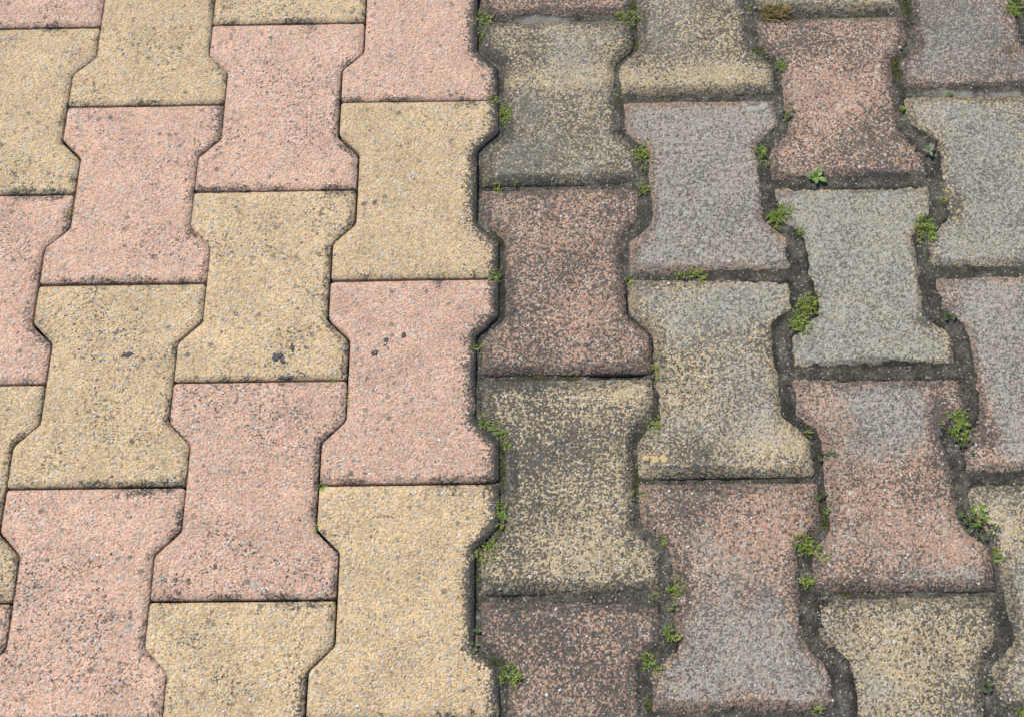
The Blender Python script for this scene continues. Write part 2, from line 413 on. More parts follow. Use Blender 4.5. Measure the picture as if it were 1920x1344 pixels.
LEVELS = [
    (364.4, -203.3, 27.0, -0.5),
    (371.6, -231.2, 18.0, -0.1),
    (354.0, -258.2, 18.0, -0.5),
    (340.2, -300.6, 22.5, -1.0),
    (342.1, -331.8, 20.2, -1.2),
    (362.5, -367.5, 18.0, -2.0),
    (366.7, -416.8, 18.0, -3.5),
    (341.0, -464.0, 20.2, -1.2),
    (344.6, -496.3, 22.5, -0.6),
    (340.9, -532.2, 24.8, -0.3),
    (356.0, -558.7, 24.8, -0.3),
    (365.8, -588.8, 27.0, -0.2),
    (351.0, -43.3, 18.0, -1.5),
    (339.3, -86.1, 22.5, -1.0),
    (345.4, -134.0, 22.5, -1.2),
    (352.5, -169.0, 22.5, -0.8),
    (370.1, 20.0, 18.0, -2.5),
    (347.0, 66.6, 18.0, -2.0),
    (342.1, 107.3, 22.5, -2.0),
    (390.6, -96.1, 24.8, -0.5),
    (437.6, -95.1, 27.0, -0.4),
    (484.6, -94.8, 22.5, -0.3),
    (504.4, -64.7, 22.5, -0.1),
    (489.1, -20.8, 20.2, -1.4),
    (479.7, 30.8, 18.0, -2.2),
    (499.3, 76.8, 18.0, -3.0),
    (507.9, -113.2, 20.2, -0.6),
    (507.1, -136.8, 22.5, -0.2),
    (485.2, -165.4, 20.2, -1.0),
    (482.3, -205.1, 24.8, -1.0),
    (499.2, -244.1, 27.0, -0.2),
    (509.9, -271.2, 22.5, -0.4),
    (384.5, -296.0, 31.5, -0.6),
    (443.2, -294.2, 31.5, -0.2),
    (486.5, -297.4, 27.0, -0.4),
    (504.4, -323.7, 22.5, -0.4),
    (487.9, -354.1, 22.5, -0.4),
    (474.8, -378.9, 18.0, -0.3),
    (486.7, -393.9, 22.5, -1.0),
    (519.5, -394.3, 31.5, -1.0),
    (482.4, -422.9, 22.5, -1.2),
    (497.2, -446.9, 22.5, -1.6),
    (505.7, -479.6, 18.0, -4),
    (505.1, -511.5, 18.0, -4),
    (505.2, -538.2, 18.0, -2),
    (484.0, -559.8, 18.0, -4),
    (479.9, -585.5, 18.0, -2),
    (531.5, -194.7, 31.5, -0.9),
    (566.2, -198.0, 27.0, -0.9),
    (258.9, -197.1, 27.0, -1.8),
    (309.6, -195.6, 27.0, -1.2),
    (344.9, -196.2, 18.0, -0.8),
    (213.5, -192.4, 15.8, -3.5),
    (239.0, 3.2, 24.8, -1.7),
    (293.1, 3.4, 27.0, -1.8),
    (346.9, 2.4, 22.5, -2.5),
    (201.2, 3.9, 18.0, -1.8),
    (202.6, -27.9, 18.0, -1.8),
    (219.5, -65.6, 18.0, -2.0),
    (225.6, -102.2, 18.0, -2.0),
    (224.2, -131.9, 18.0, -1.2),
    (205.0, -155.0, 18.0, -2.5),
    (198.9, -178.0, 15.8, -4),
    (199.5, -223.0, 13.5, -7),
    (220.4, -256.2, 13.5, -7),
    (225.9, -293.7, 13.5, -5),
    (225.6, -325.1, 15.8, -2.5),
    (205.5, -360.5, 18.0, -2.2),
    (199.4, -390.4, 18.0, -3),
    (200.2, -424.5, 18.0, -3.5),
    (219.6, -453.3, 18.0, -2.2),
    (223.0, -476.6, 20.2, -1.2),
    (228.0, -508.7, 22.5, -0.4),
    (226.1, -539.9, 22.5, -0.3),
    (205.1, -557.3, 20.2, -1.2),
    (201.1, -591.7, 22.5, -1.2),
    (139.4, -94.7, 36.0, -3.8),
    (191.9, -95.6, 27.0, -3.5),
    (86.9, -96.8, 22.5, -4.5),
    (90.8, -298.7, 27.0, -4),
    (144.8, -299.5, 27.0, -5),
    (193.7, -300.1, 22.5, -8),
    (89.5, -499.6, 27.0, -4.5),
    (130.6, -500.0, 27.0, -3),
    (176.1, -500.0, 27.0, -1.8),
    (208.0, -500.3, 22.5, -1.5),
    (227.2, -400.5, 27.0, -6),
    (274.4, -400.1, 27.0, -6),
    (330.8, -400.8, 27.0, -6),
    (238.3, -594.1, 36.0, -1.2),
    (303.8, -596.7, 36.0, -1.0),
    (352.0, -595.0, 27.0, -0.4),
    (394.2, 99.3, 18.0, -3.5),
    (449.7, 99.5, 27.0, -3.5),
    (380.6, -498.9, 27.0, -3),
    (425.6, -500.7, 27.0, -3.5),
    (470.7, -501.2, 22.5, -5),
    (518.6, -1.0, 22.5, -1.2),
    (572.3, -0.1, 27.0, -1.0),
    (115.8, 99.8, 27.0, -1.4),
    (171.6, 100.0, 22.5, -3),
    (216.3, 101.1, 18.0, -2.5),
    (223.8, 82.6, 15.8, -4),
    (197.3, 43.1, 15.8, -4),
    (62.6, 99.6, 13.5, -3.1),
    (57.2, 59.2, 13.5, -3.7),
    (76.5, 19.3, 15.8, -2.5),
    (84.6, -16.2, 18.0, -2.2),
    (63.1, -50.4, 15.8, -3.1),
    (57.1, -129.1, 13.5, -3.7),
    (78.9, -147.1, 13.5, -3.1),
    (81.3, -187.5, 15.8, -2.8),
    (81.2, -221.2, 15.8, -2.8),
    (61.2, -264.7, 13.5, -3.4),
    (59.0, -317.7, 13.5, -2.5),
    (78.4, -353.9, 15.8, -2.5),
    (83.1, -388.9, 15.8, -2.5),
    (80.5, -442.3, 15.8, -2.8),
    (59.7, -474.9, 13.5, -3.7),
    (59.9, -520.6, 13.5, -3.7),
    (71.3, -549.5, 18.0, -1.6),
    (84.6, -569.2, 18.0, -1.9),
    (82.3, -594.9, 15.8, -3.1),
]      # x, y, radius, soil level below paver tops (mm)
MOSSY = [
    (80.7, -384.0, 4.8, 24.7, 1.1),
    (79.6, -439.9, 11.6, 7.1, 1.0),
    (59.7, -474.9, 3.7, 18.6, 0.9),
    (75.7, -556.1, 15.6, 5.2, 1.1),
    (57.2, 72.6, 4.4, 26.8, 1.0),
    (79.3, 25.8, 5.5, 26.0, 0.7),
    (222.4, 113.3, 7.8, 20.6, 0.8),
    (223.2, 69.2, 4.4, 20.1, 1.0),
    (346.2, 56.6, 13.6, 7.9, 1.0),
    (486.0, 37.2, 10.9, 22.9, 1.0),
    (506.1, 107.2, 5.5, 17.0, 1.0),
    (449.5, 98.1, 50.0, 4.1, 0.9),
    (362.9, -431.1, 5.6, 19.0, 1.0),
    (348.8, -454.7, 6.9, 9.4, 0.9),
    (380.2, -502.1, 27.0, 3.6, 0.8),
    (110.4, -300.0, 19.6, 4.2, 0.8),
    (144.8, -299.5, 14.7, 4.2, 0.9),
    (255.2, 2.9, 32.4, 6.4, 0.55),
    (203.6, -2.5, 6.5, 38.4, 0.6),
    (485.7, -549.0, 6.6, 17.4, 0.8),
    (223.3, -385.7, 5.7, 14.8, 0.8),
    (201.2, -402.7, 4.7, 19.4, 0.8),
    (201.1, -591.7, 6.1, 17.0, 0.7),
    (61.0, -220.9, 4.0, 33.3, 0.5),
    (274.1, -403.5, 28.2, 2.9, 0.6),
    (356.0, 107.0, 11.2, 40.8, 0.6),
    (499.7, -98.1, 31.2, 7.2, 0.35),
    (363.3, -214.4, 10.0, 22.2, 0.35),
    (224.4, -531.1, 9.0, 26.7, 0.35),
    (348.4, -157.4, 7.2, 34.8, 0.5),
    (78.8, -158.7, 5.1, 34.8, 0.8),
]
SPILL = [
    (471.2, -353.9, 10.4, 20.2, 0.8),
    (374.7, -225.7, 7.0, 19.2, 0.9),
    (448.5, -290.5, 29.1, 4.2, 0.4),
    (468.1, -254.5, 6.9, 5.4, 0.5),
    (339.5, -255.3, 7.9, 16.3, 0.9),
    (505.3, -235.9, 9.9, 10.9, 0.7),
    (494.7, -58.4, 21.2, 18.4, 0.8),
    (443.3, -91.0, 41.6, 4.8, 0.6),
    (354.0, -357.4, 6.6, 10.1, 0.5),
    (240.4, -490.6, 3.6, 27.3, 0.6),
    (357.5, -584.5, 13.0, 8.5, 0.6),
    (200.4, -15.2, 4.3, 25.4, 0.5),
    (282.2, -593.2, 52.8, 3.4, 0.6),
    (520.4, -134.1, 5.1, 11.7, 0.8),
    (356.4, -554.3, 6.2, 17.6, 0.6),
]
MORTAR = [
    (126.9, 99.6, 30.5, 6.8, 1.1),
    (177.1, 95.8, 27.7, 3.4, 0.8),
    (540.1, -0.1, 37.5, 6.4, 0.9),
    (588.0, -2.4, 31.8, 5.1, 0.8),
]
DAMP = [
    (354.0, -357.4, 19.0, 30.3, 0.7),
    (365.7, -382.5, 11.9, 24.7, 0.7),
    (341.1, -342.0, 12.0, 30.6, 0.5),
    (483.3, -216.3, 14.8, 33.3, 0.5),
    (526.5, -194.6, 45.0, 7.9, 0.6),
    (514.0, -399.1, 32.9, 7.4, 0.7),
    (289.3, -196.4, 60.6, 5.6, 0.5),
    (498.4, -249.5, 19.6, 21.6, 0.35),
    (448.2, -94.1, 62.4, 6.0, 0.35),
    (221.0, -143.6, 10.3, 29.2, 0.5),
    (81.3, -210.0, 6.1, 44.8, 0.9),
    (505.9, -533.8, 7.9, 17.8, 0.8),
    (220.9, -340.4, 7.8, 30.6, 0.5),
    (485.1, 30.7, 8.1, 19.5, 0.6),
    (205.3, -365.6, 12.0, 15.2, 0.5),
    (343.4, -98.3, 15.6, 36.0, 0.4),
    (84.5, -32.0, 7.6, 37.8, 0.7),
    (215.7, -34.5, 16.0, 37.5, 0.35),
]
def soil_level(X, Y):
    base = -15.0 + 8.5 * smooth(40, 62, X) + 2.6 * smooth(150, 210, X) + 2.6 * smooth(290, 350, X)
    num = base * 0.06; den = np.full_like(X, 0.06)
    for (sx, sy, r, lv) in LEVELS:
        w = np.exp(-(((X - sx) ** 2 + (Y - sy) ** 2) / r ** 2))
        num = num + w * lv; den = den + w
    z = num / den
    right = smooth(45, 70, X)
    z = z + right * (2.0 * (fbm(X / 22, Y / 22, 5, 4) - 0.5) + 2.0 * (fbm(X / 6, Y / 6, 9, 3) - 0.5) + 0.8 * (vnoise(X / 2.2, Y / 2.2, 3) - 0.5))
    return z
def blobs(L, X, Y):
    t = np.zeros_like(X)
    for (sx, sy, rx, ry, a) in L:
        t = np.maximum(t, a * np.exp(-(((X - sx) / rx) ** 2 + ((Y - sy) / ry) ** 2)))
    return t

gx = soil_axis(-20, 680, 2.0, 9000); gy = soil_axis(-640, 180, 2.0, 9000)
GX, GY = np.meshgrid(gx, gy)
GZ = soil_level(GX, GY)
depth = np.zeros_like(GX)
cell = paver_outline(0.5, 7, 3)
for c in range(3, 10):
    for k in range(-1, 6):
        m = (abs(GX - column_x(c)) < HEAD) & (abs(GY - row_y(c, k)) < HALF)
        q = np.stack([GX[m] - column_x(c), GY[m] - row_y(c, k)], 1)
        if len(q) == 0: continue
        ins = inside(q, cell); dd = np.where(ins, dist_to_loop(q, cell), 0)
        depth[m] = np.maximum(depth[m], dd)
spill = blobs(SPILL, GX, GY)
reach = 7.0 + 4.5 * (fbm(GX / 9, GY / 9, 64, 4) - 0.5) * 2 + 9 * spill
GZ = GZ + 0.9 * spill
GZ = GZ - 0.55 * np.maximum(0, depth - reach)
outside = (GX < -1000) | (GX > 1200) | (GY < -1200) | (GY > 800)
GZ = np.where(outside, -8.0, GZ)
nx, ny = len(gx), len(gy)
V = np.stack([GX.ravel(), GY.ravel(), GZ.ravel()], 1) * MM
idx = np.arange(nx * ny).reshape(ny, nx)
F = np.stack([idx[:-1, :-1].ravel(), idx[:-1, 1:].ravel(), idx[1:, 1:].ravel(), idx[1:, :-1].ravel()], 1)
mort = blobs(MORTAR, GX, GY); mort = smooth(0.38, 0.75, mort + 0.9 * (fbm(GX / 7, GY / 7, 21, 3) - 0.5))
ground_mesh = make_mesh('ground', V, F.tolist(), M_SOIL, True,
    {'moss': blobs(MOSSY, GX, GY).ravel(), 'mortar': mort.ravel(), 'damp_shade': np.maximum(np.maximum(blobs(DAMP, GX, GY), smooth(-5.0, -9.0, GZ)), 0.95 * smooth(2.5, 9.0, depth + 7 * (fbm(GX / 9, GY / 9, 73, 4) - 0.5))).ravel()})  # damp patches and edges, plus shade painted on the deep joint soil
ground = link('ground', ground_mesh)
ground['kind'] = 'structure'

# ------------------------------------------------------------------ pavement and its pavers
pavement = bpy.data.objects.new('pavement', None)
COL.objects.link(pavement)
pavement.empty_display_size = 0.1
pavement['kind'] = 'structure'

def paver_mesh(c, k, cx, cy, seed, fine=True):
    rng = np.random.default_rng(seed)
    soiled = c >= 4
    inset = 1.7 if soiled else 0.9
    step = 2.0 if fine else 6.0
    loop = paver_outline(inset, step, 4.5 if soiled else 3.2)
    if fine:                                                  # chipped, grainy arris
        amp = 0.8 if soiled else 0.35
        ctr = fbm((loop[:, 0] + cx) / 3.5, (loop[:, 1] + cy) / 3.5, seed % 97, 3) - 0.5
        nrm = np.roll(loop, -1, 0) - np.roll(loop, 1, 0); nrm = np.stack([-nrm[:, 1], nrm[:, 0]], 1)
        nrm /= np.linalg.norm(nrm, axis=1)[:, None]
        loop = loop + nrm * (ctr * amp)[:, None]
    near = 1.7 if fine else 6.0; far = 3.6 if fine else 20.0
    def grid(s):
        xs = np.arange(-HEAD, HEAD, s); ys = np.arange(-HALF, HALF, s)
        q = np.stack(np.meshgrid(xs, ys), -1).reshape(-1, 2)
        return q + rng.uniform(-0.32, 0.32, q.shape) * s
    q1 = grid(near); d1 = dist_to_loop(q1, loop); ok = inside(q1, loop) & (d1 > near * 0.5) & (d1 < 10.5); q1 = q1[ok]
    q2 = grid(far); d2 = dist_to_loop(q2, loop); ok = inside(q2, loop) & (d2 >= 10.5); q2 = q2[ok]
    q = np.concatenate([loop, q1, q2])
    n = len(loop)
    vs, _, fs, orig, _, _ = delaunay_2d_cdt([Vector(p) for p in q], [(i, (i + 1) % n) for i in range(n)], [], 1, 1e-4)
    q = np.array([tuple(v) for v in vs])
    ov = [o[0] if o else -1 for o in orig]
    d = dist_to_loop(q, loop)
    X = q[:, 0] + cx; Y = q[:, 1] + cy
    bw, bd = (9.0, 4.2) if soiled else (6.5, 1.5)
    bwv = bw * (0.85 + 0.4 * fbm(X / 30, Y / 30, 55, 2))
    t = np.clip(1 - d / bwv, 0, 1)
    z = -bd * (0.72 * t ** 1.6 + 0.28 * t ** 5)
    z += 0.9 * (fbm(X / 9, Y / 9, 31, 3) - 0.5) + 0.55 * (vnoise(X / 2.3, Y / 2.3, 77) - 0.5)
    z += 0.8 * (fbm(X / 60, Y / 60, 12, 2) - 0.5)
    dirt0, film0 = SOIL_STATE.get((c, k), (.5, .4) if soiled else (0, 0))
    dirt_shade = np.full(len(q), float(dirt0)); film = np.full(len(q), float(film0))
    if soiled:
        dirt_shade += 0.45 * (fbm(X / 50, Y / 50, 71, 3) - 0.5)
        film += 0.7 * (fbm(X / 50, Y / 50, 83, 3) - 0.5) * (film > 0.03)
        dirt_shade, film = stain_fields(X, Y, dirt_shade, film)
        film = film * (0.35 + 0.65 * smooth(4, 17, d + 9 * (fbm(X / 12, Y / 12, 39, 3) - 0.5)))
    elif c == 3:                                              # grime left along the joint to the soiled side
        rs = loop[(loop[:, 0] > 50) & (abs(loop[:, 1]) < HALF - 5)]
        dr = np.sqrt(((q[:, None, :] - rs[None]) ** 2).sum(2).min(1))
        dirt_shade = smooth(17, 3.0, dr + 9 * (fbm(X / 10, Y / 10, 44, 3) - 0.5)) * (0.40 + 0.5 * fbm(X / 30, Y / 30, 48, 2)) + 0.05
    else:
        dirt_shade += 0.05 + 0.08 * smooth(0.5, 0.62, fbm(X / 40, Y / 40, 91, 3))
    edge = d.copy()
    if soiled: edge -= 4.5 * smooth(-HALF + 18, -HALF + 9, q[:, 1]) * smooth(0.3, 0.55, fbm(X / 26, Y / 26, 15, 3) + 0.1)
    elif c < 4:                                               # algae specks plus painted shade on the lower and right-hand bevels
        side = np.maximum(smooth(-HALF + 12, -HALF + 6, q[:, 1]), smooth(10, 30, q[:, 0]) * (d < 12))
        dirt_shade = dirt_shade + 0.36 * side * smooth(11, 3, d) * smooth(0.46, 0.66, fbm(X / 17, Y / 17, 23, 3))
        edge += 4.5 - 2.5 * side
    # side walls
    order = [-1] * n
    for i, o in enumerate(ov):
        if 0 <= o < n: order[o] = i
    ring = [i for i in order if i >= 0]
    verts = np.concatenate([np.column_stack([q, z]), np.column_stack([q[ring], np.full(len(ring), -12.0)]), np.column_stack([q[ring], np.full(len(ring), -60.0)])])
    m = len(q); r = len(ring)
    faces = [list(f) for f in fs]
    for i in range(r):
        j = (i + 1) % r
        faces.append([ring[j], ring[i], m + i, m + j])
        faces.append([m + j, m + i, m + r + i, m + r + j])
    ext = lambda a, v: np.concatenate([a, np.full(2 * r, v)])
    pk = float(is_pink(c, k))
    full = np.full(len(verts), pk)
    fl = {'pig': full, 'dirt_shade': ext(dirt_shade, 0.35 if not soiled else 0.9), 'film': ext(film, 0), 'edge': ext(edge, 0.0), 'old': np.full(len(verts), 1.0 if soiled else 0.0), 'tone': np.full(len(verts), rng.uniform(0.94, 1.04))}
    return make_mesh('paver', verts * MM, faces, M_PAVER, True, fl)

_ico = None
def ico():
    global _ico
    if _ico is None:
        t = (1 + 5 ** 0.5) / 2
        v = np.array([(-1, t, 0), (1, t, 0), (-1, -t, 0), (1, -t, 0), (0, -1, t), (0, 1, t), (0, -1, -t), (0, 1, -t), (t, 0, -1), (t, 0, 1), (-t, 0, -1), (-t, 0, 1)], float)
        v /= np.linalg.norm(v[0])
        f = np.array([(0, 11, 5), (0, 5, 1), (0, 1, 7), (0, 7, 10), (0, 10, 11), (1, 5, 9), (5, 11, 4), (11, 10, 2), (10, 7, 6), (7, 1, 8), (3, 9, 4), (3, 4, 2), (3, 2, 6), (3, 6, 8), (3, 8, 9), (4, 9, 5), (2, 4, 11), (6, 2, 10), (8, 6, 7), (9, 8, 1)])
        _ico = (v, f)
    return _ico

STONE_COLS = np.array([(.66, .65, .62), (.56, .55, .52), (.44, .435, .41), (.34, .335, .32), (.25, .255, .255), (.14, .145, .15), (.47, .39, .29), (.42, .28, .18), (.60, .52, .42)])
STONE_P = np.array([.17, .20, .18, .14, .10, .05, .08, .03, .05]); STONE_P /= STONE_P.sum()
def stones_mesh(pts, sizes, rng, cols=None, sink=0.45):
    v0, f0 = ico(); n = len(pts)
    ang = rng.uniform(0, 6.283, n); el = rng.uniform(0.6, 1.0, n); fl = rng.uniform(0.45, 0.75, n)
    jit = 1 + rng.uniform(-0.22, 0.22, (n, 12, 1))
    p = v0[None] * jit
    x = p[..., 0]; y = p[..., 1] * el[:, None]; zz = p[..., 2] * fl[:, None]
    ca, sa = np.cos(ang)[:, None], np.sin(ang)[:, None]
    P = np.stack([x * ca - y * sa, x * sa + y * ca, zz], 2) * sizes[:, None, None]
    P = P + pts[:, None, :]; P[..., 2] -= (sink * fl * sizes)[:, None]
    F = (f0[None] + 12 * np.arange(n)[:, None, None]).reshape(-1, 3)
    if cols is None: cols = STONE_COLS[rng.choice(len(STONE_COLS), n, p=STONE_P)] * rng.uniform(0.8, 1.15, (n, 1))
    T = np.repeat(cols, 12, 0)
    return make_mesh('aggregate', P.reshape(-1, 3) * MM, F.tolist(), M_STONE, True, None, T)

PAVERS = {}
coarse = {}
for c in range(-3, 11):
    for k in range(-2, 7):
        cx, cy = column_x(c), row_y(c, k)
        if not (-950 < cx < 1150 and -1150 < cy < 750): continue
        seed = (c + 9) * 101 + (k + 9) * 7
        rng = np.random.default_rng(seed)
        soiled = c >= 4
        ox, oy = (rng.uniform(-1.2, 1.2), rng.uniform(-1.4, 1.4)) if soiled else (rng.uniform(-.25, .25), rng.uniform(-.25, .25))
        oz = rng.uniform(-0.9, 0.7) if soiled else rng.uniform(-0.5, 0.5)
        tilt = 0.006 if soiled else 0.003
        rx, ry = rng.uniform(-tilt, tilt), rng.uniform(-tilt, tilt)
        rz = rng.uniform(-0.008, 0.008) if soiled else rng.uniform(-0.0015, 0.0015)
        seen = 0 <= c <= 8 and 0 <= k <= 4
        if seen:
            me = paver_mesh(c, k, cx, cy, seed)
        else:
            key = (soiled, is_pink(c, k))
            if key not in coarse: coarse[key] = paver_mesh(c if soiled else 0, 9 + is_pink(c, k) - (9 + is_pink(c, k) - k), cx, cy, seed, False)
            me = coarse[key]
        o = link('paver', me, pavement, ((cx + ox) * MM, (cy + oy) * MM, oz * MM), (rx, ry, rz))
        PAVERS[(c, k)] = o
        if seen:
            loop = paver_outline(6, 4, 3)
            n = 300 if soiled else 300
            q = np.stack([rng.uniform(-HEAD, HEAD, n * 2), rng.uniform(-HALF, HALF, n * 2)], 1)
            q = q[inside(q, loop)][:n]
            X, Y = q[:, 0] + cx, q[:, 1] + cy
            z = 0.9 * (fbm(X / 9, Y / 9, 31, 3) - 0.5) + 0.8 * (fbm(X / 60, Y / 60, 12, 2) - 0.5)
            sz = 0.62 + 1.15 * rng.random(len(q)) ** 3.2
            cols = STONE_COLS[rng.choice(len(STONE_COLS), len(q), p=STONE_P)] * rng.uniform(0.8, 1.12, (len(q), 1))
            if soiled: cols = cols * 0.78
            a = link('aggregate', stones_mesh(np.column_stack([q, z]), sz, rng, cols), o)
            a['kind'] = 'stuff'

for ck, text in {(2, 2): 'clean yellow paver with black tar spots near its end', (3, 2): 'clean pink paver with three black tar spots', (4, 1): 'grimy yellow paver crossed by a pale band',
                 (6, 2): 'yellow paver almost wholly greyed over', (5, 2): 'worn yellow paver with a small yellow crust mark', (5, 3): 'rosy paver with a greyed lower half'}.items():
    PAVERS[ck]['label'] = text

def paver_under(x, y):
    best = min(PAVERS, key=lambda ck: max(abs(x - column_x(ck[0])) / 70.0, abs(y - row_y(*ck)) / 100.0))
    return PAVERS[best]

# single larger pebbles set in the surface, and marks lying on it
def on_paver(name, x, y, me):
    p = paver_under(x, y)
    o = link(name, me, p)
    o.location = (x * MM - p.location.x, y * MM - p.location.y, 0)
    return o
PEBBLES = [
    (-221.4, -414.8, 4.2, (0.27, 0.22, 0.15)),
    (357.7, -488.6, 3.6, (0.42, 0.24, 0.13)),
    (-122.7, -188.2, 3.4, (0.45, 0.42, 0.36)),
    (-30.8, -7.6, 2.8, (0.33, 0.37, 0.38)),
    (-37.4, -290.1, 2.8, (0.46, 0.35, 0.22)),
    (-268.5, -391.1, 2.7, (0.09, 0.1, 0.11)),
    (-41.7, -390.4, 2.8, (0.13, 0.14, 0.14)),
    (127.1, -512.7, 3.4, (0.55, 0.55, 0.5)),
    (179.7, -307.8, 3.2, (0.24, 0.26, 0.29)),
    (428.9, -102.8, 2.2, (0.66, 0.62, 0.5)),
    (492.9, 56.9, 3.0, (0.5, 0.44, 0.34)),
    (517.8, 103.5, 2.6, (0.6, 0.58, 0.52)),
    (568.8, 29.0, 2.8, (0.13, 0.14, 0.16)),
    (469.5, -418.9, 2.4, (0.2, 0.21, 0.24)),
    (195.6, 69.7, 2.6, (0.6, 0.47, 0.27)),
    (403.0, -7.7, 2.6, (0.38, 0.4, 0.37)),
    (-63.3, -463.3, 2.4, (0.18, 0.19, 0.2)),
    (-33.7, -448.1, 2.4, (0.15, 0.16, 0.18)),
    (5.5, -522.3, 2.4, (0.22, 0.23, 0.26)),
    (48.2, -578.8, 2.6, (0.22, 0.23, 0.25)),
    (61.0, -569.9, 2.6, (0.28, 0.2, 0.15)),
    (-93.9, -473.3, 2.5, (0.5, 0.5, 0.48)),
    (-325.3, -325.5, 2.8, (0.6, 0.56, 0.46)),
    (-260.5, -460.8, 2.3, (0.07, 0.075, 0.08)),
    (-244.1, -531.1, 2.6, (0.38, 0.4, 0.4)),
    (299.2, -185.3, 2.4, (0.62, 0.6, 0.55)),
    (317.1, -244.1, 2.4, (0.07, 0.08, 0.1)),
    (434.5, -398.1, 2.6, (0.68, 0.66, 0.6)),
    (430.2, -539.7, 3.0, (0.4, 0.2, 0.1)),
    (428.3, -530.8, 2.6, (0.36, 0.22, 0.11)),
    (410.6, -543.0, 3.0, (0.52, 0.5, 0.44)),
    (387.0, -483.0, 2.4, (0.5, 0.44, 0.36)),
    (117.7, -583.3, 2.8, (0.62, 0.62, 0.58)),
    (128.8, -579.5, 2.2, (0.66, 0.66, 0.62)),
    (27.0, -27.8, 2.4, (0.2, 0.18, 0.16)),
    (-20.7, 37.6, 2.6, (0.13, 0.12, 0.11)),
    (-149.6, -107.7, 2.8, (0.33, 0.34, 0.34)),
    (-122.7, -117.1, 2.4, (0.3, 0.31, 0.32)),
    (-81.0, -142.7, 3.0, (0.5, 0.45, 0.36)),
    (-388.8, -130.4, 2.8, (0.6, 0.56, 0.5)),
]
for i, (x, y, s, col) in enumerate(PEBBLES):
    rng = np.random.default_rng(900 + i)
    on_paver('pebble', x, y, stones_mesh(np.array([[0, 0, 0.1]]), np.array([s * 0.85]), rng, np.array([col]) * 0.85, 0.5))

def flake_mesh(rx, ry, ang, seed, mat, h=0.9):
    rng = np.random.default_rng(seed); n = 34
    th = np.arange(n) * 2 * math.pi / n
    r = 1 + 0.55 * (fbm(np.cos(th) * 2.2 + seed, np.sin(th) * 2.2, seed, 3) - 0.5) * 2 + rng.uniform(-0.1, 0.1, n)
    ring = np.stack([np.cos(th) * r * rx, np.sin(th) * r * ry], 1)
    ca, sa = math.cos(ang), math.sin(ang)
    ring = np.stack([ring[:, 0] * ca - ring[:, 1] * sa, ring[:, 0] * sa + ring[:, 1] * ca], 1)
    V = [(*p, -0.8) for p in ring] + [(*(p * 0.94), h * rng.uniform(0.5, 0.8)) for p in ring] + [(*(p * 0.5), h * rng.uniform(0.8, 1.25)) for p in ring] + [(0, 0, h)]
    F = []
    for i in range(n):
        j = (i + 1) % n
        F += [[i, j, n + j, n + i], [n + i, n + j, 2 * n + j, 2 * n + i], [2 * n + i, 2 * n + j, 3 * n]]
    return make_mesh('flake', np.array(V) * MM, F, mat, True)
TAR = [
    (-127.9, -277.1, 5.0, 4.5, 0.6),
    (-122.1, -282.0, 3.5, 2.0, -0.8),
    (-114.0, -268.7, 2.25, 4.5, 0.15),
    (-26.5, -262.4, 3.5, 4.75, -0.35),
    (-37.0, -274.6, 3.5, 2.5, 0.2),
    (-10.2, -257.2, 2.25, 3.75, -0.3),
    (-24.2, -270.5, 0.6, 2.5, 0.3),
    (-268.4, -273.4, 5.0, 2.5, 0.15),
    (-118.5, -298.5, 5.5, 1.5, 0),
]
for i, (x, y, rx, ry, ang) in enumerate(TAR):
    on_paver('tar_spot', x, y, flake_mesh(rx, ry, ang, 300 + i, M_TAR, 0.4))
M_CRUST = Nodes('sand_crust')
M_CRUST.put(M_CRUST.bsdf.inputs['Base Color'], M_CRUST.mix(M_CRUST.noise(300, 3), (0.40, 0.29, 0.13), (0.58, 0.44, 0.23)))
M_CRUST.bsdf.inputs['Roughness'].default_value = 0.9
M_CRUST.put(M_CRUST.bsdf.inputs['Normal'], M_CRUST.bump(M_CRUST.noise(500, 3), 0.001, 0.7))
for i, (x, y, r) in enumerate([
    (210.3, -380.1, 3.4),
    (218.8, -381.2, 4.0),
    (226.4, -380.8, 4.6),
    (215.6, -379.2, 2.2),
]):
    on_paver('yellow_crust', x, y, flake_mesh(r, r * 0.75, i, 340 + i, M_CRUST.m, 0.22))

M_SMEAR = Nodes('mortar_smear')
M_SMEAR.put(M_SMEAR.bsdf.inputs['Base Color'], M_SMEAR.mix(M_SMEAR.noise(200, 3), (0.24, 0.235, 0.205), (0.38, 0.37, 0.325)))
M_SMEAR.bsdf.inputs['Roughness'].default_value = 0.95
M_SMEAR.put(M_SMEAR.bsdf.inputs['Normal'], M_SMEAR.bump(M_SMEAR.noise(400, 4), 0.0012, 0.7))
for i, (x, y, rx, ry, ang) in enumerate([
    (335.8, -14.7, 9, 4, 0.1),
    (346.8, -11.7, 5, 4, 0.6),
    (328.7, -10.1, 4, 2.5, 0),
]):
    on_paver('mortar_smear', x, y, flake_mesh(rx, ry, ang, 380 + i, M_SMEAR.m, 0.3))

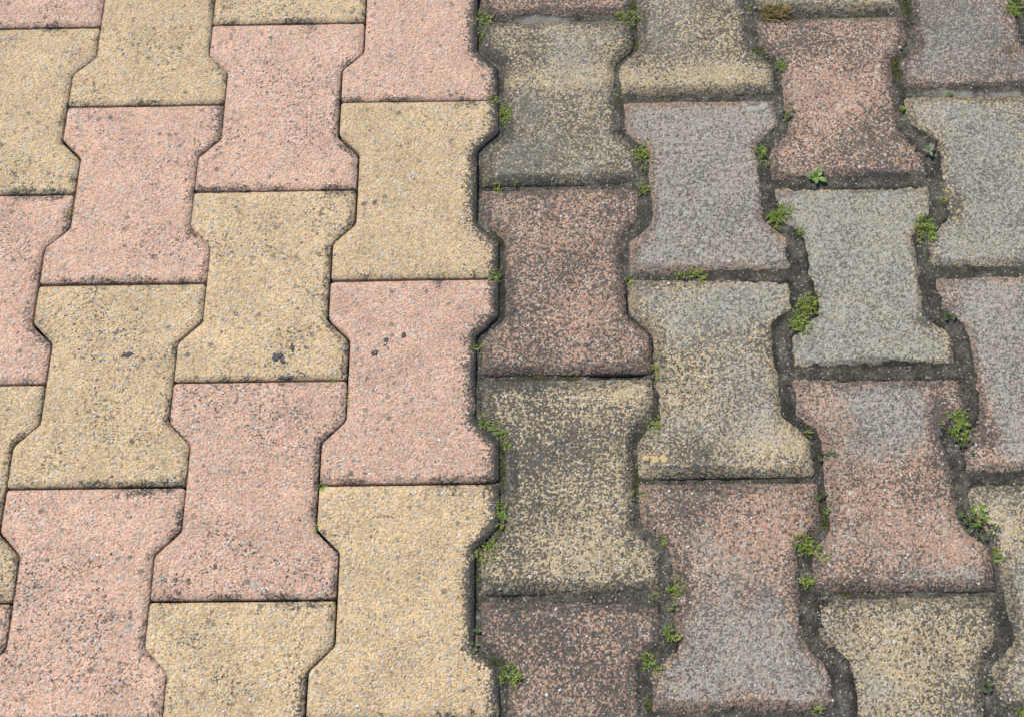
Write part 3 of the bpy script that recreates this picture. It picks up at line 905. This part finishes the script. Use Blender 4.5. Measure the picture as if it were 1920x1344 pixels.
# ------------------------------------------------------------------ loose grit lying on the soil
rng = np.random.default_rng(5)
q = np.stack([rng.uniform(55, 660, 16000), rng.uniform(-620, 160, 16000)], 1)
lv = soil_level(q[:, 0], q[:, 1])
free = np.ones(len(q), bool)
loop8 = paver_outline(6.0, 5, 3)
for (c, k) in PAVERS:
    if 3 <= c <= 8 and -1 <= k <= 5:
        free &= ~inside(q - np.array([column_x(c), row_y(c, k)]), loop8)
q, lv = q[free], lv[free]
sz = 0.25 + 0.6 * rng.random(len(q)) ** 3.5
cols = np.array([(.11, .10, .082), (.07, .065, .053), (.26, .245, .21), (.04, .037, .03), (.19, .125, .08)])[rng.choice(5, len(q), p=[.3, .34, .05, .25, .06])]
grit = link('grit', stones_mesh(np.column_stack([q, lv + 0.15]), sz, rng, cols, 0.3))
grit['kind'] = 'stuff'; grit['label'] = 'fine loose sand and grit lying in the open joints'; grit['category'] = 'grit'

# ------------------------------------------------------------------ weeds
GREENS = np.array([(.155, .265, .03), (.215, .335, .04), (.30, .40, .06), (.09, .17, .022), (.40, .44, .11)])
class Plant:
    def __init__(self, seed):
        self.r = np.random.default_rng(seed); self.v = []; self.f = []; self.c = []
    def blade(self, p, d, L, w, col, bend=0.5, fold=0.25, segs=3, prof=None):
        r = self.r; p = np.array(p, float); d = np.array(d, float); d /= np.linalg.norm(d)
        up = np.array([0, 0, 1.0]); side = np.cross(d, up)
        if np.linalg.norm(side) < 1e-3: side = np.array([1.0, 0, 0])
        side /= np.linalg.norm(side)
        b = len(self.v)
        for i in range(segs + 1):
            t = i / segs
            dd = d + up * (-bend * t); dd /= np.linalg.norm(dd)
            if i: p = p + dd * L / segs
            nn = np.cross(side, dd)
            ww = w * (prof[i] if prof else (math.sin(math.pi * min(0.12 + 0.84 * t, 1.0)) ** 0.7 + 0.02))
            for s in (-1, 0, 1):
                self.v.append(p + side * s * ww * 0.5 + nn * (fold * ww * abs(s)))
                self.c.append(col * r.uniform(0.9, 1.1))
        for i in range(segs):
            for s in range(2):
                a = b + i * 3 + s
                self.f.append([a, a + 1, a + 4, a + 3])
        return p
    def stem(self, pts, rad, col):
        b = len(self.v)
        for i, p in enumerate(pts):
            for j in range(3):
                a = j * 2.0944
                self.v.append(np.array(p) + rad * np.array([math.cos(a), math.sin(a), 0.6 * math.sin(a + 1)]))
                self.c.append(col)
        for i in range(len(pts) - 1):
            for j in range(3):
                self.f.append([b + i * 3 + j, b + i * 3 + (j + 1) % 3, b + i * 3 + 3 + (j + 1) % 3, b + i * 3 + 3 + j])
    def mesh(self, name):
        return make_mesh(name, np.array(self.v) * MM, self.f, M_LEAF, True, None, np.array(self.c))

def green(r): return 1.08 * GREENS[r.choice(len(GREENS), p=[.3, .3, .18, .12, .10])] * r.uniform(0.85, 1.15)

def pearlwort(seed, w, h, n=None, dry=0.12, tall=5.0):
    """low weed: a few crowns of radiating thread stems set with needle leaves, over a w x h mm patch"""
    P = Plant(seed); r = P.r
    area = w * h
    nc = 1 if area < 60 else int(min(6, 1 + area / 70))
    for cidx in range(nc):
        a = r.uniform(0, 6.283); rr = 0 if nc == 1 else r.uniform(0.25, 0.75)
        ctr = np.array([math.cos(a) * w / 2 * rr, math.sin(a) * h / 2 * rr, 0])
        rx, ry = (w / 2, h / 2) if nc == 1 else (w * r.uniform(.22, .42), h * r.uniform(.22, .42))
        ns = max(4, int(n / nc))
        for i in range(ns):
            a = r.uniform(0, 6.283); rr = r.random() ** 0.5
            tip = ctr + np.array([math.cos(a) * rx * rr, math.sin(a) * ry * rr, tall * r.uniform(0.25, 1.0) * (1.1 - 0.5 * rr)])
            root = ctr * 0.85 + (tip - ctr) * 0.15; root[2] = -1.5
            mid = (root + tip) / 2 + np.array([r.uniform(-.6, .6), r.uniform(-.6, .6), 1.0])
            isdry = r.random() < dry
            sc = np.array((.40, .29, .14)) if isdry else np.array((.23, .27, .06))
            P.stem([root, mid, tip], 0.16, sc)
            out = tip - mid; az0 = math.atan2(out[1], out[0])
            for kx in range(r.integers(4, 8)):
                az = az0 + r.normal(0, 0.9); el = r.uniform(0.05, 1.1)
                dv = (math.cos(az) * math.cos(el), math.sin(az) * math.cos(el), math.sin(el))
                bp = mid + (tip - mid) * r.uniform(0.25, 1.0)
                col = np.array((.38, .28, .12)) * r.uniform(.8, 1.2) if isdry and r.random() < .35 else green(r)
                P.blade(bp, dv, r.uniform(1.6, 3.8), r.uniform(0.42, 0.7), col, 0.4, 0.2, 2)
    return P.mesh('weed')

def grass_tuft(seed, w, h, n, L, cols, bend=0.9):
    P = Plant(seed); r = P.r
    for i in range(n):
        a = r.uniform(0, 6.283)
        root = (r.uniform(-.5, .5) * w * 0.7, r.uniform(-.5, .5) * h * 0.7, -1)
        el = r.uniform(0.35, 1.2)
        P.blade(root, (math.cos(a) * math.cos(el), math.sin(a) * math.cos(el), math.sin(el)), L * r.uniform(.5, 1.1), r.uniform(.5, .85),
                np.array(cols[r.integers(len(cols))]) * r.uniform(.8, 1.2), bend * r.uniform(.5, 1.3), 0.25, 4)
    return P.mesh('grass')

def leaf_mesh(seed, L, w, col, bend=0.35, fold=0.12):
    P = Plant(seed)
    prof = [0.12, 0.16, 0.45, 0.85, 1.0, 0.92, 0.6, 0.08]
    P.blade((0, 0, 0), (1, 0, 0.55), L, w, np.array(col), bend * 2, fold, 7, prof)
    return P.mesh('leaf')

def thing(name, x, y, z, label, cat, group=None):
    o = bpy.data.objects.new(name, None); COL.objects.link(o); o.empty_display_size = 0.01
    o.location = (x * MM, y * MM, z * MM); o['label'] = label; o['category'] = cat
    if group: o['group'] = group
    return o

def surface_z(x, y):
    return float(soil_level(np.array([x]), np.array([y]))[0])

def rosette(x, y, z, leaves, col, label, scale=1.0, seed=0):
    t = thing('rosette_weed', x, y, z, label, 'weed')
    for i, (deg, L, w, lift) in enumerate(leaves):
        c = np.array(col) * (0.85 + 0.3 * ((i * 37) % 10) / 10)
        link('leaf', leaf_mesh(seed + i, L * scale, w * scale, c), t, (0, 0, (0.6 + 0.5 * (i % 3)) * MM), (0, -lift, math.radians(deg)))
    return t

def trefoil(x, y, z, heads, label, seed, name='clover_weed'):
    t = thing(name, x, y, z, label, 'weed')
    P = Plant(seed)
    for i, (dx, dy, dz, size, tone) in enumerate(heads):
        P.stem([(0, 0, -1), (dx * .4, dy * .4, dz * .8), (dx, dy, dz)], 0.28, np.array((.20, .15, .06)))
    link('stem', P.mesh('stem'), t)
    for i, (dx, dy, dz, size, tone) in enumerate(heads):
        Q = Plant(seed + 10 + i)
        base = GREENS[3] * 1.1 * tone if tone < 1 else GREENS[0] * tone * 0.72
        for j in range(3):
            a = i * 1.1 + j * 2.094 + Q.r.uniform(-.2, .2)
            Q.blade((0, 0, 0), (math.cos(a), math.sin(a), 0.25), size * 0.82, size * 0.66, base * Q.r.uniform(.85, 1.15), 0.4, 0.16, 5, [0.1, 0.55, 0.9, 1.0, 0.85, 0.25])
        link('leaf', Q.mesh('leaf'), t, (dx * MM, dy * MM, dz * MM))
    return t

def creeper(x, y, z, pairs, label, seed, col=(.07, .13, .045)):
    """prostrate weed: reddish stems with small oval leaves"""
    t = thing('creeping_weed', x, y, z, label, 'weed')
    P = Plant(seed)
    for (dx, dy) in pairs: P.stem([(0, 0, -1), (dx * .5, dy * .5, 1.8), (dx, dy, 2.2)], 0.25, np.array((.28, .13, .06)))
    link('stem', P.mesh('stem'), t)
    for i, (dx, dy) in enumerate(pairs):
        Q = Plant(seed + i + 1); a = math.atan2(dy, dx)
        for s in (-0.8, 0.1, 0.9):
            Q.blade((0, 0, 0), (math.cos(a + s), math.sin(a + s), 0.3), 2.9 * Q.r.uniform(.8, 1.2), 1.9, np.array(col) * Q.r.uniform(.8, 1.3), 0.3, 0.1, 4, [0.15, .8, 1.0, .8, .15])
        link('leaf', Q.mesh('leaf'), t, (dx * MM, dy * MM, 2.2 * MM))
    return t

PLANTS = [
    ('tuft', 62.6, 101.0, 14.6, 30.1, 'bright green weed tuft between a clean pink paver and the mortar smeared joint'),
    ('tuft', 215.2, 101.1, 24.6, 15.1, 'flat green weed tuft at the far end of the mortar smeared joint'),
    ('dry', 368.0, 104.0, 34.4, 23.1, 'brown dried grass tuft on the upper corner of a dark red paver'),
    ('sprig', 344.5, 109.3, 5.6, 6.9, 'tiny green sprig in the sandy joint beside the brown dried grass tuft'),
    ('tuft', 365.0, 35.1, 10.9, 18.2, 'light green weed tuft in the joint left of the dark red paver waist'),
    ('creeper', 370.6, -21.0, 12.8, 8.8, 'small reddish weed in the joint at the corner of a grey pink paver'),
    ('sprig', 368.6, -24.8, 5.3, 6.3, 'tiny yellow green sprig beside the reddish weed and dark red paver'),
    ('tuft', 74.9, 1.9, 12.0, 12.8, 'spiky dark green weed at the corner of clean pink and clean yellow pavers'),
    ('cushion', 85.1, -14.3, 14.0, 25.4, 'yellow green weed cushion in the joint beside the clean yellow paver corner'),
    ('tuft', 224.8, -65.1, 17.9, 23.4, 'green weed tuft at the shoulder of the grey pink paver'),
    ('tuft', 223.9, -105.2, 13.5, 12.0, 'low green weed clump below the right corner of the grimy yellow paver with pale band'),
    ('sprig', 77.4, -97.8, 9.5, 12.0, 'small bright weed under the left corner of the grimy yellow paver with pale band'),
    ('sprig', 94.8, -96.9, 8.4, 8.4, 'faint low sprig under the grimy yellow paver with pale band, beside a brighter weed'),
    ('tuft', 340.6, -70.3, 12.6, 18.3, 'green weed tuft in the dark joint right of the grey pink paver'),
    ('cushion', 351.9, -137.1, 18.5, 21.1, 'loose yellow green weed patch at the shoulder of the greyest yellow paver'),
    ('sprig', 345.0, -138.7, 12.4, 8.2, 'low sprig spreading from the weed patch toward the grey pink paver'),
    ('sprig', 367.5, -156.0, 8.2, 7.0, 'tiny sprig in sandy joint just below the loose yellow green weed patch'),
    ('rosette', 390.1, -95.5, 15.6, 20.4, 'fresh green leafy rosette in the wide joint under the dark red paver'),
    ('greyrosette', 503.2, -69.0, 13.7, 18.3, 'small grey green rosette in the sandy joint corner right of the dark red paver'),
    ('sprig', 507.8, -125.0, 10.2, 5.9, 'tiny bright green sprig in the dark joint right of the greyest yellow paver'),
    ('cushion', 488.4, -153.9, 19.2, 23.2, 'dense green weed cushion against the right shoulder of the greyest yellow paver'),
    ('drybit', 516.6, 0.3, 15.0, 9.0, 'brown withered sprig on pale mortar between grey red and yellow pavers'),
    ('sprig', 533.4, 1.3, 4.3, 5.1, 'tiny green speck of weed in the pale mortar joint'),
    ('sprig', 482.3, -16.2, 6.4, 8.8, 'pale yellow sprig in the mossy joint right of the dark red paver'),
    ('cushion', 367.2, -235.5, 17.0, 18.7, 'upper half of the sprawling green weed beside the greyest yellow paver'),
    ('cushion', 358.3, -250.1, 20.8, 19.4, 'lower half of the sprawling weed with tan stems beside the greyest yellow paver'),
    ('tuft', 263.3, -198.9, 25.2, 12.4, 'thin sprawling weed in the dark joint between grey pink and worn yellow pavers'),
    ('sprig', 203.9, -203.5, 7.1, 13.4, 'small green sprig at the upper left corner of the worn yellow paver'),
    ('sprig', 72.7, -198.7, 15.2, 10.2, 'small yellow green weed at the upper right corner of the pink paver with tar spots'),
    ('sprig', 59.2, -270.1, 5.9, 7.5, 'tiny green weed in the joint right of the pink paver with black tar spots'),
    ('tuft', 70.2, -346.1, 16.3, 16.3, 'sprawling green weed with tan stems in the joint below the pink paver with tar spots'),
    ('tuft', 81.8, -356.4, 14.4, 13.1, 'right arm of the sprawling weed reaching onto the grimy dark yellow paver'),
    ('sprig', 87.0, -366.6, 6.7, 6.1, 'tiny weed just below the sprawling weed by the grimy dark yellow paver'),
    ('tuft', 227.3, -294.8, 11.8, 15.9, 'green weed at the lower right corner of the dark rosy paver'),
    ('sprig', 236.8, -290.2, 7.8, 7.4, 'small offshoot weed lying on the worn yellow paver'),
    ('sprig', 227.7, -277.3, 3.9, 4.2, 'single yellow green weed speck right of the dark rosy paver'),
    ('tuft', 221.5, -348.6, 11.5, 15.3, 'green weed in the joint notch above the small yellow crust mark'),
    ('straw', 228.5, -335.4, 4.9, 5.1, 'short pale straw lying in the joint beside the worn yellow paver'),
    ('sprig', 359.7, -357.5, 7.7, 6.1, 'tiny bright grass sprig in the black joint right of the worn yellow paver'),
    ('creeper', 371.6, -380.1, 16.9, 7.9, 'sparse reddish creeping weed at the lower right corner of the worn yellow paver'),
    ('cushion', 491.7, -354.1, 19.0, 25.0, 'bright yellow green weed in the joint left of the greyest pink paver'),
    ('creeper', 492.3, -375.2, 16.0, 21.8, 'dark red stemmed creeping weed below the bright weed beside the greyest pink paver'),
    ('creeper', 498.5, -248.4, 7.9, 6.5, 'tiny dark weed in the bare soil above the greyest pink paver shoulder'),
    ('tuft', 203.4, -414.4, 14.1, 11.6, 'spiky green weed at the upper left corner of the half grey rosy paver'),
    ('tuft', 84.3, -428.9, 13.0, 17.3, 'small green and tan weed right of the clean yellow paver head'),
    ('cushion', 67.5, -460.1, 17.5, 19.5, 'thick green weed cushion at the right waist of the clean yellow paver'),
    ('sprig', 221.2, -450.9, 8.4, 9.4, 'small green weed at the left shoulder of the half grey rosy paver'),
    ('tuft', 228.9, -493.3, 12.7, 11.8, 'green weed beside the sandy joint right of the grimy dark yellow paver'),
    ('sprig', 229.9, -499.7, 7.3, 7.3, 'low yellowish weed just below another in the sandy joint'),
    ('sprig', 210.6, -503.1, 5.5, 6.3, 'tiny bright sprig in the sandy joint under the grimy dark yellow paver'),
    ('sprig', 224.6, -512.3, 2.7, 3.6, 'single green speck in the bare sandy joint'),
    ('tuft', 225.0, -535.5, 11.6, 12.3, 'star shaped green weed in bare sand left of the half grey rosy paver'),
    ('tuft', 203.2, -558.6, 8.0, 17.4, 'upright bright grassy weed in the joint right of the purple red paver'),
    ('sprig', 212.8, -562.6, 10.7, 6.1, 'side arm of the bright grassy weed pointing to the greyish paver end'),
    ('creeper', 366.6, -417.7, 18.6, 9.6, 'grey green creeping weed with round leaves between two rosy pavers'),
    ('sprig', 365.4, -428.8, 5.6, 3.8, 'tiny bright sprig in the mossy crack between two rosy pavers'),
    ('cushion', 344.6, -460.3, 17.5, 16.7, 'bright green spreading weed in the notch between two rosy pavers'),
    ('sprig', 354.3, -468.8, 15.6, 6.5, 'trailing shoot of the spreading weed lying over the rosy paver edge'),
    ('tuft', 343.1, -488.9, 13.7, 12.7, 'yellow green weed beside a brown pebble at the corner of a rosy paver'),
    ('clover', 492.6, -441.2, 23.3, 26.6, 'leafy clover clump in the wide joint notch beside a pale yellow paver'),
    ('tuft', 508.9, -468.6, 11.8, 11.2, 'spiky bright green weed below the leafy clover clump'),
    ('creeper', 473.5, -500.3, 19.8, 9.0, 'low green creeping weed in the joint below the rosy paver end'),
    ('cushion', 87.7, -567.5, 13.4, 18.3, 'thick moss green weed with tan stems at the lower left of the purple red paver'),
    ('creeper', 60.0, -540.6, 11.7, 19.4, 'dark small leaved weed in the joint right of the lowest clean yellow paver'),
    ('creeper', 480.6, -578.3, 6.2, 8.5, 'tiny two leaved weed in the crack left of the corner yellow paver'),
    ('sprig', 341.6, -598.7, 7.0, 5.9, 'tiny green sprig in the wide sandy joint below the greyish rosy paver end'),
    ('sprig', 504.8, -598.4, 10.3, 14.3, 'light green weed in the sandy joint under the corner yellow paver'),
    ('cushion', 618.8, 105.4, 16.5, 20.4, 'green weed clump in the joint beside the pale pink paver corner'),
    ('sprig', -60.7, -321.2, 3.9, 17.7, 'thin green weed climbing out of the narrow joint between two clean pink pavers'),
    ('sprig', -67.8, -334.6, 8.7, 4.1, 'yellow shoot lying on the clean pink paver beside the narrow joint'),
    ('sprig', -71.4, -302.8, 13.7, 4.2, 'small green weed in the narrow joint under the yellow paver with tar spots'),
    ('sprig', -83.4, -438.0, 2.8, 16.3, 'thin yellow weed in the narrow joint left of the lowest clean yellow paver'),
    ('sprig', -79.7, -402.3, 10.4, 3.0, 'thin creeping shoot in the joint under the pink paver with tar spots'),
    ('sprig', -67.7, -504.9, 8.3, 3.6, 'tiny green weed in the narrow joint between clean pink and clean yellow pavers'),
    ('sprig', -340.9, -119.3, 2.6, 7.2, 'tiny moss sprig in the narrow joint between two clean pink pavers'),
    ('sprig', -208.7, -356.3, 3.9, 4.0, 'tiny green sprig in the narrow joint at the shoulder of a clean yellow paver'),
    ('blade', -224.3, -54.4, 2.2, 19.8, 'single dry grass blade sticking out of the narrow joint between clean pink pavers'),
]
for i, (kind, x, y, w, h, label) in enumerate(PLANTS):
    z = surface_z(x, y) if x > 45 else -4.0
    z = max(z, -5.0)
    if kind in ('tuft', 'sprig', 'cushion'):
        dens = {'tuft': 1.0, 'sprig': 0.55, 'cushion': 1.5}[kind]
        me = pearlwort(500 + i, w * 1.32, h * 1.32, max(5, int(dens * (6 + w * h / 9))), 0.30, 4.5 if kind != 'cushion' else 5.5)
        o = link('pearlwort', me, None, (x * MM, y * MM, z * MM))
        o['label'] = label; o['category'] = 'weed'; o['group'] = 'small green weeds growing in the joints'
    elif kind == 'dry':
        me = grass_tuft(500 + i, w, h, 270, 13.0, [(.30, .20, .075), (.22, .15, .05), (.36, .27, .12), (.13, .17, .03), (.17, .10, .04)])
        o = link('dry_grass_tuft', me, None, (x * MM, y * MM, (z + 2.5) * MM)); o['label'] = label; o['category'] = 'grass'
    elif kind == 'drybit':
        me = grass_tuft(500 + i, w, h, 22, 6.0, [(.26, .15, .06), (.15, .09, .045), (.16, .2, .04)])
        o = link('dry_sprig', me, None, (x * MM, y * MM, z * MM)); o['label'] = label; o['category'] = 'grass'
    elif kind == 'rosette':
        rosette(x, y, z + 1, [(62, 13, 4.6, .35), (118, 8, 2.6, .55), (172, 10.5, 4.2, .2), (200, 9, 4.0, .25), (232, 7, 3.0, .2), (262, 9.5, 4.4, .15), (325, 12.5, 5.0, .15), (25, 8, 3.0, .4), (90, 6, 2.5, .8), (300, 6, 2.5, .6)],
                (.20, .33, .08), label, 1.0, 700)
    elif kind == 'greyrosette':
        rosette(x, y, z + 3, [(50, 10, 4.2, .25), (75, 8, 3.8, .4), (185, 8.5, 4.0, .2), (285, 8.5, 4.2, .2), (230, 5, 3.0, .5), (130, 6, 3.2, .4), (20, 6, 3.0, .5)],
                (.24, .29, .18), label, 0.9, 720)
    elif kind == 'clover':
        r = np.random.default_rng(60)
        heads = [(3, 5, 7.5, 5.0, 1.35), (-3, 9, 6, 4.2, 1.1), (6, 12, 6, 5.0, 1.2), (-12, 6, 4, 3.2, 1.0), (-10, 0, 4, 2.8, .9), (0, -3, 6, 4.0, 1.15), (8, 1, 7, 4.2, 1.3), (-4, -4, 4, 3.0, .8),
                 (14, -4, 4, 3.0, .62), (18, -6, 3.5, 2.8, .6), (11, -10, 3, 3.0, .55), (-1, -12, 3, 3.0, .6), (6, -14, 3, 2.6, .8), (15, -13, 3, 2.8, .55), (-7, -8, 3.5, 2.8, .7), (-5, 3, 5, 3.5, .9)]
        trefoil(x, y, z + 1, heads, label, 740)
    elif kind == 'creeper':
        r = np.random.default_rng(i)
        pr = [(r.uniform(-.5, .5) * w, r.uniform(-.5, .5) * h) for _ in range(6)]
        creeper(x, y, z + 0.8, pr, label, 760 + 20 * i)
    elif kind == 'blade':
        P = Plant(800 + i)
        P.blade((0, 0, -2), (-0.25, 1.0, 0.55), h, 1.0, np.array((.25, .28, .13)), 0.5, 0.2, 6)
        P.blade((0.5, -2, -2), (-0.5, -1.0, 0.2), h * 0.4, 0.9, np.array((.16, .17, .08)), 0.3, 0.2, 3)
        o = link('grass_blade', P.mesh('grass_blade'), None, (x * MM, y * MM, -1 * MM)); o['label'] = label; o['category'] = 'grass'
    elif kind == 'straw':
        P = Plant(800 + i)
        P.blade((-w / 2, -h / 2, 1.0), (w, h, 0.5), math.hypot(w, h), 0.9, np.array((.45, .35, .20)), 0.1, 0.2, 4)
        o = link('straw', P.mesh('straw'), None, (x * MM, y * MM, z * MM)); o['label'] = label; o['category'] = 'straw'
